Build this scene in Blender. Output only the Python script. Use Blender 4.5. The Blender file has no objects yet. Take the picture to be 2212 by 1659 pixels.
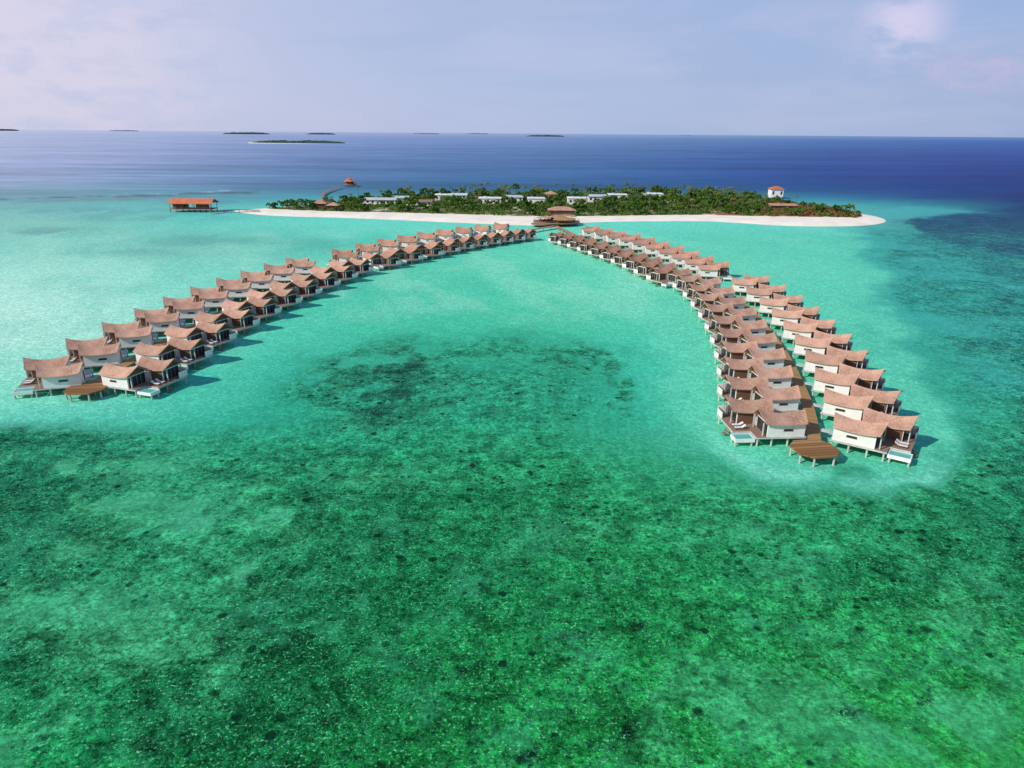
import bpy, bmesh, math, random
import numpy as np
from mathutils import Vector, Matrix
R=math.radians; PI=math.pi
random.seed(7); np.random.seed(7)
C=bpy.context.scene.collection
W,HH,F=2212.,1659.,1495.
CAMZ=50.
T=R(19.94); ROLL=R(.44)
M3=Matrix.Rotation(R(90)-T,3,'X') @ Matrix.Rotation(ROLL,3,'Z')
def at(x,y,z=0.):
    d=M3@Vector(((x-W/2)/F,-(y-HH/2)/F,-1)); s=(z-CAMZ)/d.z
    return Vector((d.x*s,d.y*s,z))
MN=np.array(M3)
def proj(X,Y,Z=0.):
    P=np.stack([X,Y,np.zeros_like(X)+Z-CAMZ],-1)@MN
    cz=np.maximum(-P[...,2],1e-3)
    return W/2+F*P[...,0]/cz, HH/2-F*P[...,1]/cz
def lin(c):
    return [ (v/255/12.92 if v/255<=.04045 else ((v/255+.055)/1.055)**2.4) for v in c]
# ---------------------------------------------------------------- nodes
class NT:
    def __init__(s,nt): s.nt=nt; nt.nodes.clear()
    def n(s,t,ins=None,**kw):
        nd=s.nt.nodes.new(t)
        for k,v in kw.items(): setattr(nd,k,v)
        for k,v in (ins or {}).items(): s.set(nd.inputs[k],v)
        return nd
    def set(s,sock,v):
        if isinstance(v,bpy.types.NodeSocket): s.nt.links.new(v,sock)
        elif isinstance(v,bpy.types.Node): s.nt.links.new(v.outputs[0],sock)
        else: sock.default_value=v
    def m(s,op,a,b=0.,clamp=False):
        return s.n('ShaderNodeMath',{0:a,1:b},operation=op,use_clamp=clamp).outputs[0]
    def sm(s,v,a,b,lo=0.,hi=1.,kind='SMOOTHSTEP'):
        return s.n('ShaderNodeMapRange',{0:v,1:a,2:b,3:lo,4:hi},interpolation_type=kind).outputs[0]
    def mix(s,f,a,b,bt='MIX'):
        nd=s.n('ShaderNodeMix',data_type='RGBA',blend_type=bt)
        s.set(nd.inputs[0],f); s.set(nd.inputs[6],a); s.set(nd.inputs[7],b)
        return nd.outputs[2]
    def noise(s,vec,scale,detail=4.,rough=.55,dist=0.):
        return s.n('ShaderNodeTexNoise',{'Vector':vec,'Scale':scale,'Detail':detail,'Roughness':rough,'Distortion':dist}).outputs[0]
def c4(c): return (c[0],c[1],c[2],1.)
def mat(name,col,rough=.7,var=.25,scale=1.5,spec=.3,rnd=0.,streak=None,bump=0.):
    m=bpy.data.materials.new(name); m.use_nodes=True; t=NT(m.node_tree)
    tc=t.n('ShaderNodeTexCoord').outputs['Object']
    v=tc
    if streak: v=t.n('ShaderNodeMapping',{0:tc,3:streak}).outputs[0]
    nz=t.noise(v,scale,5.,.65)
    f=t.sm(nz,.3,.7,1-var,1+var,'LINEAR')
    if rnd:
        oi=t.n('ShaderNodeObjectInfo').outputs['Random']
        f=t.m('MULTIPLY',f,t.sm(oi,0.,1.,1-rnd,1+rnd,'LINEAR'))
    cc=t.n('ShaderNodeVectorMath',{0:col[:3]},operation='SCALE'); t.set(cc.inputs['Scale'],f)
    b=t.n('ShaderNodeBsdfPrincipled',{'Base Color':cc.outputs[0],'Roughness':rough,'Specular IOR Level':spec})
    if bump: t.set(b.inputs['Normal'],t.n('ShaderNodeBump',{'Strength':bump,'Distance':.08,'Height':nz}).outputs[0])
    t.n('ShaderNodeOutputMaterial',{0:b})
    return m
def leafmat(name,dark,light):
    m=bpy.data.materials.new(name); m.use_nodes=True; t=NT(m.node_tree)
    tc=t.n('ShaderNodeTexCoord').outputs['Object']
    nz=t.sm(t.noise(tc,.5,3.),.38,.62)
    nw=t.sm(t.noise(tc,.06,3.),.4,.6)
    oi=t.n('ShaderNodeObjectInfo').outputs['Random']
    c=t.mix(t.m('ADD',t.m('MULTIPLY',nz,.4),t.m('ADD',t.m('MULTIPLY',nw,.2),t.m('MULTIPLY',oi,.4))),c4(dark),c4(light))
    d=t.n('ShaderNodeBsdfDiffuse',{0:c}); tr=t.n('ShaderNodeBsdfTranslucent',{0:c})
    t.n('ShaderNodeOutputMaterial',{0:t.n('ShaderNodeMixShader',{0:.25,1:d,2:tr})})
    return m
M={}
def roofmat(name,a,b):
    m=bpy.data.materials.new(name); m.use_nodes=True; t=NT(m.node_tree)
    tc=t.n('ShaderNodeTexCoord').outputs['Object']
    oi=t.n('ShaderNodeObjectInfo').outputs['Random']
    v=t.n('ShaderNodeMapping',{0:tc,3:(3.,1.,1.)}).outputs[0]
    n1=t.noise(v,1.6,6.,.75); n2=t.noise(tc,.35,3.)
    w=t.n('ShaderNodeTexWave',{'Vector':tc,'Scale':1.1,'Distortion':1.2,'Detail':3.,'Detail Scale':3.},bands_direction='Y').outputs[1]
    f=t.m('ADD',t.m('MULTIPLY',n1,.7),t.m('ADD',t.m('MULTIPLY',n2,.5),t.m('MULTIPLY',w,.22)))
    c=t.mix(t.sm(f,.48,.92),c4(a),c4(b))
    k=t.sm(oi,0.,1.,.86,1.12,'LINEAR')
    cc=t.n('ShaderNodeVectorMath',{0:c},operation='SCALE'); t.set(cc.inputs['Scale'],k)
    bs=t.n('ShaderNodeBsdfPrincipled',{'Base Color':cc.outputs[0],'Roughness':.9,'Specular IOR Level':.12})
    t.set(bs.inputs['Normal'],t.n('ShaderNodeBump',{'Strength':.8,'Distance':.14,'Height':f}).outputs[0])
    t.n('ShaderNodeOutputMaterial',{0:bs}); return m
def plankmat(name,a,b,scale=3.2):
    m=bpy.data.materials.new(name); m.use_nodes=True; t=NT(m.node_tree)
    uv=t.n('ShaderNodeTexCoord').outputs['UV']
    s=t.n('ShaderNodeSeparateXYZ',{0:uv})
    fr=t.m('FRACT',t.m('MULTIPLY',s.outputs[0],scale))
    wn=t.n('ShaderNodeTexWhiteNoise',{1:t.m('FLOOR',t.m('MULTIPLY',s.outputs[0],scale))},noise_dimensions='1D').outputs[0]
    gap=t.sm(fr,.0,.22)
    c=t.mix(wn,c4(a),c4(b)); c=t.mix(gap,c4([x*.35 for x in a]),c)
    bs=t.n('ShaderNodeBsdfPrincipled',{'Base Color':c,'Roughness':.75,'Specular IOR Level':.15})
    t.n('ShaderNodeOutputMaterial',{0:bs}); return m
M['roof']=roofmat('shingle_roof',(.30,.165,.11),(.65,.395,.27))
M['roof2']=roofmat('shingle_roof_red',(.29,.145,.095),(.60,.34,.225))
M['redroof']=roofmat('terracotta_roof',(.42,.11,.05),(.66,.22,.10))
M['white']=mat('white_render',(.78,.76,.69),.7,.07,.8)
M['stilt']=mat('pale_concrete',(.50,.49,.44),.8,.2,1.)
M['wood']=mat('brown_timber',(.17,.085,.048),.7,.3,3.,streak=(1,1,6))
M['deck']=mat('weathered_deck',(.27,.17,.12),.8,.3,2.,streak=(8,1,1))
M['plank']=plankmat('deck_planks',(.30,.17,.065),(.44,.26,.10))
M['plank2']=plankmat('platform_planks',(.21,.105,.04),(.40,.22,.09),1.1)
M['glass']=mat('dark_glass',(.03,.035,.035),.15,.2,1.,.6)
M['poolwater']=mat('pool_water',(.10,.46,.38),.15,.1,1.5,.5)
M['cream']=mat('cushion',(.7,.68,.62),.8,.08,2.)
M['orange']=mat('warm_thatch',(.44,.23,.09),.9,.3,.8)
M['palegrey']=mat('pale_metal_roof',(.50,.55,.55),.6,.2,.3,rnd=.15)
M['whiteroof']=mat('white_membrane_roof',(.74,.75,.76),.6,.15,.3)
M['bark']=mat('bark',(.13,.095,.065),.9,.3,2.)
M['leaf']=leafmat('leaf',(.016,.055,.010),(.15,.28,.05))
M['palm']=leafmat('palm_leaf',(.05,.09,.018),(.22,.26,.08))
M['scrub']=leafmat('dry_scrub',(.10,.06,.025),(.34,.19,.08))
M['far']=mat('far_trees',(.025,.055,.055),.95,.35,.03)  # bluish cast stands in for aerial haze
M['near_islet']=mat('islet_trees',(.03,.075,.045),.95,.5,.03)
M['farthest']=mat('hazy_trees',(.16,.21,.27),.95,.2,.01)  # pale tree colour with distance haze mixed in
# ---------------------------------------------------------------- mesh helpers
class MB:
    def __init__(s,sx=1): s.v=[]; s.f=[]; s.sx=sx; s.uv=None
    def add(s,vs,fs):
        o=len(s.v); s.v+=[(v[0]*s.sx,v[1],v[2]) for v in vs]; s.f+=[tuple(i+o for i in f) for f in fs]
    def box(s,x0,x1,y0,y1,z0,z1):
        s.add([(x0,y0,z0),(x1,y0,z0),(x1,y1,z0),(x0,y1,z0),(x0,y0,z1),(x1,y0,z1),(x1,y1,z1),(x0,y1,z1)],
              [(0,3,2,1),(4,5,6,7),(0,1,5,4),(1,2,6,5),(2,3,7,6),(3,0,4,7)]); return s
    def tube(s,a,b,r0,r1=None,n=7):
        r1=r0 if r1 is None else r1; a=Vector(a); b=Vector(b); d=(b-a).normalized()
        u=d.orthogonal().normalized(); w=d.cross(u); vs=[]
        for p,r in ((a,r0),(b,r1)):
            for i in range(n):
                q=p+(u*math.cos(2*PI*i/n)+w*math.sin(2*PI*i/n))*r; vs.append(tuple(q))
        s.add(vs,[(i,(i+1)%n,n+(i+1)%n,n+i) for i in range(n)]+[tuple(range(n))[::-1],tuple(range(n,2*n))]); return s
    def prism(s,pts,z0,z1):
        n=len(pts); s.add([(p[0],p[1],z0) for p in pts]+[(p[0],p[1],z1) for p in pts],
            [tuple(range(n))[::-1],tuple(range(n,2*n))]+[(i,(i+1)%n,n+(i+1)%n,n+i) for i in range(n)]); return s
    def shell(s,g,th):
        nx=len(g); ny=len(g[0]); vs=[p for r in g for p in r]; n=nx*ny
        vs=vs+[(p[0],p[1],p[2]-th) for p in vs]; fs=[]
        I=lambda i,j:i*ny+j
        for i in range(nx-1):
            for j in range(ny-1):
                q=(I(i,j),I(i+1,j),I(i+1,j+1),I(i,j+1)); fs.append(q); fs.append(tuple(k+n for k in q[::-1]))
        bd=[I(i,0) for i in range(nx)]+[I(nx-1,j) for j in range(1,ny)]+[I(i,ny-1) for i in range(nx-2,-1,-1)]+[I(0,j) for j in range(ny-2,0,-1)]
        for k in range(len(bd)):
            a,b=bd[k],bd[(k+1)%len(bd)]; fs.append((a,b,b+n,a+n))
        s.add(vs,fs); return s
    def build(s,name,m,parent=None,smooth=False,recalc=True):
        me=bpy.data.meshes.new(name); me.from_pydata(s.v,[],s.f)
        if s.uv:
            ul=me.uv_layers.new(name='UVMap')
            for l in me.loops: ul.data[l.index].uv=s.uv[l.vertex_index]
        if recalc:
            bm=bmesh.new(); bm.from_mesh(me); bmesh.ops.recalc_face_normals(bm,faces=bm.faces); bm.to_mesh(me); bm.free()
        if m: me.materials.append(m)
        if smooth:
            for p in me.polygons: p.use_smooth=True
        o=bpy.data.objects.new(name,me); C.objects.link(o)
        if parent: o.parent=parent
        return o
def tag(o,label=None,cat=None,group=None,kind=None):
    if label: o['label']=label
    if cat: o['category']=cat
    if group: o['group']=group
    if kind: o['kind']=kind
    return o
def empty(name,loc,rz=0.,sc=1.):
    o=bpy.data.objects.new(name,None); C.objects.link(o); o.location=loc; o.rotation_euler=(0,0,rz); o.scale=(sc,sc,sc); return o
KIDS={}
def dup(root):
    if root.name not in KIDS:
        KIDS[root.name]=[(c,list(c.children)) for c in root.children]
    r=root.copy(); C.objects.link(r)
    for ch,gr in KIDS[root.name]:
        c=ch.copy(); C.objects.link(c); c.parent=r
        for g in gr:
            d=g.copy(); C.objects.link(d); d.parent=c
    return r
# ---------------------------------------------------------------- water
def vnoise(x,y,seed):
    xi=np.floor(x); yi=np.floor(y); fx=x-xi; fy=y-yi
    def h(a,b):
        v=np.sin(a*127.1+b*311.7+seed*74.7)*43758.5453; return v-np.floor(v)
    fx=fx*fx*(3-2*fx); fy=fy*fy*(3-2*fy)
    return (h(xi,yi)*(1-fx)+h(xi+1,yi)*fx)*(1-fy)+(h(xi,yi+1)*(1-fx)+h(xi+1,yi+1)*fx)*fy
def fbm(x,y,seed,o=4):
    t=0;a=.5;s=0
    for i in range(o):
        t=t+a*vnoise(x,y,seed+i); s+=a; a*=.5; x=x*2.03+5.1; y=y*2.03+3.7
    return t/s
def sstep(v,a,b):
    t=np.clip((v-a)/(b-a),0,1); return t*t*(3-2*t)
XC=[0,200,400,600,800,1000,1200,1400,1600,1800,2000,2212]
TAB={  # water colours; upper rows include painted lavender sky sheen and horizon haze
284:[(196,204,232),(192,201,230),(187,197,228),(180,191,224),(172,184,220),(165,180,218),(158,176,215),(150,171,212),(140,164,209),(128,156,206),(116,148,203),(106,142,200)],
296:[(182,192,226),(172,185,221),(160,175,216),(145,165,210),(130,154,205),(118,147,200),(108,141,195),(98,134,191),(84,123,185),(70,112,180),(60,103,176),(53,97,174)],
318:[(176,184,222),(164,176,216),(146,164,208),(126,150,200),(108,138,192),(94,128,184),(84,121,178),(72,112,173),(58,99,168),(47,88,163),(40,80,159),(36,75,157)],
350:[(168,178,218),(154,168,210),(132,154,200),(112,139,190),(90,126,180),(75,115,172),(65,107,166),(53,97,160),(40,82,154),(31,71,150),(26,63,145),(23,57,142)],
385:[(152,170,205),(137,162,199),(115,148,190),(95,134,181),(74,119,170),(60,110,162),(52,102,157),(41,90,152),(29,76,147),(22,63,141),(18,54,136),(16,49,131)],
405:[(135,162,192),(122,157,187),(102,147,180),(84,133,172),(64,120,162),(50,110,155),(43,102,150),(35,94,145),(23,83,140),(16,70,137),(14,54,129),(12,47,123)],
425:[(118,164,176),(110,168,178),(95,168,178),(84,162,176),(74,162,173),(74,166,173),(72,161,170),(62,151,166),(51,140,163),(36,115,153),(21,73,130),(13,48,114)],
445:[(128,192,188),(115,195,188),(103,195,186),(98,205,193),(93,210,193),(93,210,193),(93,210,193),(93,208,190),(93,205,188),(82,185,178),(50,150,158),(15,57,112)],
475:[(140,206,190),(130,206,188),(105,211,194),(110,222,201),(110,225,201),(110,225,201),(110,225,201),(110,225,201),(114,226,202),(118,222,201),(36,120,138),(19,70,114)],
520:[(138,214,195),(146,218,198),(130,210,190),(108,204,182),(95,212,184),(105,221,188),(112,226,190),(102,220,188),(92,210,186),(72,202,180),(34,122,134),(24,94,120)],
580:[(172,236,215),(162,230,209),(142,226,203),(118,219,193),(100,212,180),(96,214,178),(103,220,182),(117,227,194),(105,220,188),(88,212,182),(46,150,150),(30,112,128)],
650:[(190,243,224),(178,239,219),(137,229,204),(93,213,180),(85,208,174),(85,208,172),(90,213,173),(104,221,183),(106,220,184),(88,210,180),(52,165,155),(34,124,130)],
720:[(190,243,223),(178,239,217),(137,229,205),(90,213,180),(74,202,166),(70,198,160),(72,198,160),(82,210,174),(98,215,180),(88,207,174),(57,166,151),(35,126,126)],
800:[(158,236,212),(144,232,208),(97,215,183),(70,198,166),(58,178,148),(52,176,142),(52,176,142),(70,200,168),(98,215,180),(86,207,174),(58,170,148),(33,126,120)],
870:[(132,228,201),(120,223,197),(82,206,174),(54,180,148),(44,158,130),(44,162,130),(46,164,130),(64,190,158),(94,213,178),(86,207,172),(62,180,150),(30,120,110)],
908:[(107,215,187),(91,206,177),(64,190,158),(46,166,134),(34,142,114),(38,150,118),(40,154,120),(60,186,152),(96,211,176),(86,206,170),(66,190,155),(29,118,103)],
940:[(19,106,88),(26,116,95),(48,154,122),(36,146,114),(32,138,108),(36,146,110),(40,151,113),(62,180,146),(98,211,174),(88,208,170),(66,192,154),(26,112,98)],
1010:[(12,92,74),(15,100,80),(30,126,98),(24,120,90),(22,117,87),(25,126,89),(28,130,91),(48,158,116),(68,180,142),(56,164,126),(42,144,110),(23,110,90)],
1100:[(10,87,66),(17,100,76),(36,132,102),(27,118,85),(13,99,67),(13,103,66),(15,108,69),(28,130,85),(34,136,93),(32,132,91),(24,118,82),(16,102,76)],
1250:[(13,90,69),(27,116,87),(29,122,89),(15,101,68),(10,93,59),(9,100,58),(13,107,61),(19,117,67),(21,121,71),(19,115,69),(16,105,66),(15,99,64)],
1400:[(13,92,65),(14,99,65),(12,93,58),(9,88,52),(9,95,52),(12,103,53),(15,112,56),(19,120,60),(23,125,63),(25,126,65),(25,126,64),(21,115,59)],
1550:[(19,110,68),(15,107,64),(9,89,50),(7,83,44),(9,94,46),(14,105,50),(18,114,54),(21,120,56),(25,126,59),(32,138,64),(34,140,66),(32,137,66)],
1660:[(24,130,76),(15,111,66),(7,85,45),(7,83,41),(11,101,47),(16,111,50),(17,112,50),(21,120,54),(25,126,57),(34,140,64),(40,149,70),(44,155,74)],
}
def polysd(px,py,pts):
    d=np.full(px.shape,1e9); ins=np.zeros(px.shape,bool); n=len(pts)
    for i in range(n):
        ax,ay=pts[i]; bx,by=pts[(i+1)%n]
        ex,ey=bx-ax,by-ay; t=np.clip(((px-ax)*ex+(py-ay)*ey)/(ex*ex+ey*ey),0,1)
        d=np.minimum(d,np.hypot(px-ax-t*ex,py-ay-t*ey))
        c=((ay>py)!=(by>py))
        xx=ax+(py-ay)*ex/(ey if ey else 1e-9); ins^=c&(px<xx)
    return np.where(ins,d,-d)
def build_water():
    q=np.linspace(50/44.,50/70000.,640)
    Ys=np.concatenate([np.array([-400,-150,-60,-20,0,15,28,36]),50/q])
    cc=np.concatenate([np.linspace(-8,-.95,16)[:-1],np.linspace(-.95,.95,600),np.linspace(.95,8,16)[1:]])
    YY,CC=np.meshgrid(Ys,cc,indexing='ij')
    XX=CC*(np.maximum(YY,20)+12)
    yy=np.maximum(YY,30.)
    amp=np.minimum(.035*yy,60)
    w1=fbm(XX/14,YY/14,1)-.5; w2=fbm(XX/14,YY/14,9)-.5
    w5=fbm(XX/40,YY/40,13)-.5
    far=np.clip((yy-300)/700,0,1)
    w3=fbm(XX/160,YY/160,21)-.5; w4=fbm(XX/160,YY/160,29)-.5
    wx=w1*amp*2*(1-far)+w3*amp*2.*far; wy=(w2*1.8+w5*1.3)*amp*(1-far)+w4*amp*2.*far
    px,py=proj(XX+wx,yy+wy); px0,py0=proj(XX,yy)
    py=np.clip(py,280,1900)
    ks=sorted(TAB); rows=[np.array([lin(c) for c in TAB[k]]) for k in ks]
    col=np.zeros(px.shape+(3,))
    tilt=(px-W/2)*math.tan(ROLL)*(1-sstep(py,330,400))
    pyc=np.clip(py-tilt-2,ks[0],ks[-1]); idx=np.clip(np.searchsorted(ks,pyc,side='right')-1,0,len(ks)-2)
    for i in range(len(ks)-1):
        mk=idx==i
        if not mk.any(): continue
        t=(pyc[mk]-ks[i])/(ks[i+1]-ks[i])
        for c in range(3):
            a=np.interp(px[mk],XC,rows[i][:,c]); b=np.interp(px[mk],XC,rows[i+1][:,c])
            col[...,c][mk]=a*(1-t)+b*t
    def paint(mask,c):
        c=np.array(lin(c)); m=mask[...,None]; col[:]=col*(1-m)+c*m
    big=fbm(XX/45,YY/45,71,5); mid=fbm(XX/18,YY/24,61,5)
    sd=polysd(px,py,[(1960,480),(2010,462),(2120,458),(2300,460),(2300,560),(2150,545),(2010,515)])
    paint(sstep(sd,-6,8)*(.45+.5*sstep(big,.38,.6)),(14,54,104))
    sd=polysd(px,py,[(1890,452),(1960,444),(2060,450),(2150,460),(2060,463),(1985,472),(1920,480)])
    paint(sstep(sd,-3,6)*.75,(78,180,178))
    sd=polysd(px,py,[(1880,480),(1960,500),(2100,540),(2300,560),(2300,900),(2130,850),(2010,760),(1930,660),(1890,560)])
    paint(sstep(sd,-20,50)*.45*sstep(mid,.46,.62),(24,94,108))
    paint(sstep(sd,-20,50)*.45*sstep(1-mid,.48,.62),(70,180,172))
    # faint pale sand drifts across the lagoon floor
    dr=fbm(XX/14+YY/50,YY/30,101,5)
    lag=sstep(py,470,520)*(1-sstep(py,660,720))*(1-sstep(px,1800,1900))
    lag=np.maximum(lag,sstep(py,560,620)*(1-sstep(py,860,900))*(1-sstep(px,420,560)))
    paint(lag*.22*sstep(dr,.5,.68),(180,240,218)); paint(lag*.2*sstep(1-dr,.52,.68),(66,194,172))
    sd=polysd(px,py,[(1420,690),(1450,800),(1480,900),(1560,985),(1640,1035),(1750,1058),(1900,1064),(2010,1050),(2062,1005),(2055,930),(2010,850),(1960,770),(1930,690),(1890,600),(1860,520),(1500,500)])
    n=fbm(XX/9,YY/9,41)
    paint(sstep(sd,-34,20)*.75*sstep(n,.1,.42),(104,218,184))
    paint(np.exp(-((sd-14)/16)**2)*sstep(py,900,980)*.38*sstep(n,.3,.55),(142,230,202))
    nn=fbm(XX/7,YY/10,51,5); n3=fbm(XX/3.2,YY/4.5,81,5)
    br=.5*nn+.5*n3
    # central seagrass oval
    sd=polysd(px,py,[(610,865),(655,812),(745,760),(850,724),(1000,708),(1150,712),(1280,738),(1365,785),(1394,835),(1375,880),(1300,912),(1130,928),(900,930),(690,905)])
    paint(sstep(sd,-20,60)*(.30+.55*sstep(br,.40,.58)),(24,114,92))
    paint(sstep(sd,-4,8)*sstep(-sd,-60,-20)*sstep(px,1180,1330)*.8*sstep(br,.40,.54),(18,98,82))
    paint(np.exp(-(((px-1130)/130)**2+((py-815)/38)**2))*.35*sstep(br,.42,.58),(50,160,128))
    for cx,cy,rx,ry,c,k in [(830,800,130,50,(14,86,74),.9),(835,900,85,34,(7,50,50),1.),(855,855,66,42,(9,62,58),.96),(890,788,90,22,(11,66,62),.95),(760,850,70,30,(16,90,78),.8),
        (1360,860,36,50,(18,94,78),.8),(680,850,70,40,(22,112,90),.6),(1250,760,120,18,(24,116,94),.6),
        (1800,1110,500,22,(16,106,82),.3),
        (130,500,110,10,(100,160,158),.7),(300,545,160,12,(100,174,164),.6),(180,620,120,10,(125,206,190),.5),(420,520,160,10,(90,166,158),.6),(330,470,200,8,(98,162,168),.6),
        (700,530,90,14,(88,180,163),.5),(1950,560,60,40,(30,118,128),.6),(1960,620,45,40,(40,146,146),.5),(180,455,240,9,(104,162,170),.6),(450,436,90,5,(74,132,168),.6)]:
        d=((px-cx)/rx)**2+((py-cy)/ry)**2
        paint(np.exp(-d*1.1)*k*sstep(br if cy>560 else mid,.38,.54),c)
    yl=np.interp(px0,[-400,0,160,320,450,560],[436,431,427,423,418,414])+(mid-.5)*8
    msk=(px0<560)&(px0>-2000)
    rimn=fbm(XX/22,YY/60,91,4)
    paint(msk*np.exp(-((py0-yl)/1.8)**2)*.85*sstep(rimn,.3,.5),(84,96,112))
    paint(msk*np.exp(-((py0-yl-6)/2.2)**2)*.5*sstep(rimn,.45,.6),(120,128,132))
    paint(msk*np.exp(-((py0-yl+4)/1.0)**2)*.5*sstep(rimn,.58,.68),(200,208,220))
    for cx,cy,rx,ry,k in [(560,1235,60,28,.85),(590,1120,70,20,.8),(430,1130,180,50,.65),(180,1310,260,60,.5),(300,1000,130,22,.7),(150,1000,160,18,.6),(240,1080,220,30,.6),
        (350,1420,200,80,.4),(2000,1560,280,130,.45),(1550,1540,260,130,.3),(80,1600,170,90,.5),(120,1180,140,20,.55),(1460,1170,260,40,.35),(1730,1240,280,50,.3),(2100,1350,160,80,.3),(650,1040,180,18,.4)]:
        d=((px-cx)/rx)**2+((py-cy)/ry)**2
        paint(np.exp(-d)*k*sstep(br,.43,.6),(84,194,146))
    for cx,cy,rx,ry in [(312,1612,36,24),(1372,1592,30,26),(1822,1545,28,18),(505,1372,22,12),(1255,1380,24,14),(385,1492,26,15),(1210,1385,18,9),(1850,1400,26,10),(2010,1530,20,12),(1000,1450,24,10),(1140,1640,50,14),(1400,1370,20,9),(700,1560,22,12)]:
        d=((px-cx)/rx)**2+((py-cy)/ry)**2
        paint(np.exp(-d)*.97*sstep(n3,.26,.46),(7,40,25))
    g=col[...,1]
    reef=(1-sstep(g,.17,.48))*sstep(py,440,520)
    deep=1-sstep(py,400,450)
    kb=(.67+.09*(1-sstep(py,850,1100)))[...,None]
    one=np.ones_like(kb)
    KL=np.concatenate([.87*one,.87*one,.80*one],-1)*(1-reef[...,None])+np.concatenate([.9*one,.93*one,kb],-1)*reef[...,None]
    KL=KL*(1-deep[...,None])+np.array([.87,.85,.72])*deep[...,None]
    nr,nc=px.shape
    co=np.stack([XX,YY,np.zeros_like(XX)],-1).reshape(-1,3)
    me=bpy.data.meshes.new('water'); nv=nr*nc
    I=np.arange(nv).reshape(nr,nc)
    f=np.stack([I[:-1,:-1],I[:-1,1:],I[1:,1:],I[1:,:-1]],-1).reshape(-1,4)
    me.vertices.add(nv); me.vertices.foreach_set('co',co.astype(np.float32).ravel())
    me.loops.add(f.size); me.loops.foreach_set('vertex_index',f.astype(np.int32).ravel())
    me.polygons.add(len(f)); me.polygons.foreach_set('loop_start',(np.arange(len(f))*4).astype(np.int32))
    me.update(); me.validate()
    a=me.color_attributes.new('seabed_sky_sheen','FLOAT_COLOR','POINT')  # seabed colour, with sky reflection and haze painted in far out
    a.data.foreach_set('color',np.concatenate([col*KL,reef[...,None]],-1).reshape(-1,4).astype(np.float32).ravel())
    b=me.attributes.new('deep','FLOAT','POINT'); b.data.foreach_set('value',deep.ravel().astype(np.float32))
    m=bpy.data.materials.new('lagoon_water'); m.use_nodes=True; t=NT(m.node_tree)
    at1=t.n('ShaderNodeAttribute',attribute_name='seabed_sky_sheen'); at2=t.n('ShaderNodeAttribute',attribute_name='deep')
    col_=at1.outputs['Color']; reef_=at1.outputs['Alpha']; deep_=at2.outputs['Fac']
    pos=t.n('ShaderNodeTexCoord').outputs['Object']
    n1=t.noise(pos,1.5,7.,.8,.3); n2=t.noise(pos,.16,6.,.65,.5); nb=t.noise(pos,.5,5.,.65,.3)
    mr=t.m('MULTIPLY',t.m('MULTIPLY',t.sm(n1,.41,.60,.32,1.9,'LINEAR'),t.sm(nb,.38,.62,.55,1.5,'LINEAR')),t.sm(n2,.35,.65,.62,1.42,'LINEAR'))
    rid=t.m('ABSOLUTE',t.m('SUBTRACT',t.noise(pos,.5,3.,.5,1.2),.5))  # caustic light lines over sand, painted into the colour
    ms=t.m('MULTIPLY',t.sm(rid,0.,.07,1.24,.89),t.sm(n1,.36,.64,.86,1.14,'LINEAR'))
    mult=t.m('ADD',t.m('MULTIPLY',mr,reef_),t.m('MULTIPLY',ms,t.m('SUBTRACT',1.,reef_)))
    mult=t.m('ADD',t.m('MULTIPLY',mult,t.m('SUBTRACT',1.,deep_)),deep_)
    sv=t.n('ShaderNodeMapping',{0:pos,3:(.0014,.008,1.)}).outputs[0]
    st=t.noise(sv,1.,7.,.65,.8)
    sv2=t.n('ShaderNodeMapping',{0:pos,3:(.012,.05,1.)}).outputs[0]
    st2=t.noise(sv2,1.,5.,.7)
    sf=t.m('MULTIPLY',t.sm(st,.35,.65,.80,1.28,'LINEAR'),t.sm(st2,.3,.7,.80,1.22,'LINEAR'))  # wind-slick sheen on the open sea, painted as colour streaks
    mult=t.m('MULTIPLY',mult,t.m('ADD',t.m('MULTIPLY',sf,deep_),t.m('SUBTRACT',1.,deep_)))
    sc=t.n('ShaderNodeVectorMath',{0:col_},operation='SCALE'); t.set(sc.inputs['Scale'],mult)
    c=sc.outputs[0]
    c=t.mix(t.m('MULTIPLY',t.m('MULTIPLY',t.sm(t.noise(pos,.10,6.,.72,.4),.50,.64),.30),reef_),c,(.05,.42,.20,1))
    net=t.m('ABSOLUTE',t.m('SUBTRACT',t.noise(pos,1.3,3.,.6,1.5),.5))  # net of bright ripple glints, painted over the reef colour
    netf=t.m('MULTIPLY',t.sm(net,.0,.03,1.,0.),t.sm(n2,.36,.64,.12,.62))
    c=t.mix(t.m('MULTIPLY',netf,reef_),c,(.07,.54,.22,1))
    sp=t.m('MULTIPLY',t.sm(t.noise(pos,3.2,3.,.7),.57,.63),reef_)  # sparkle on the water painted as mint specks
    c=t.mix(t.m('MULTIPLY',sp,t.sm(nb,.38,.62,.15,.8)),c,(.22,.72,.40,1))
    wob=t.n('ShaderNodeVectorMath',{0:t.n('ShaderNodeTexNoise',{'Vector':pos,'Scale':2.2,'Detail':5.,'Roughness':.7}).outputs[1],1:(.95,.95,0)},operation='MULTIPLY').outputs[0]
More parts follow.
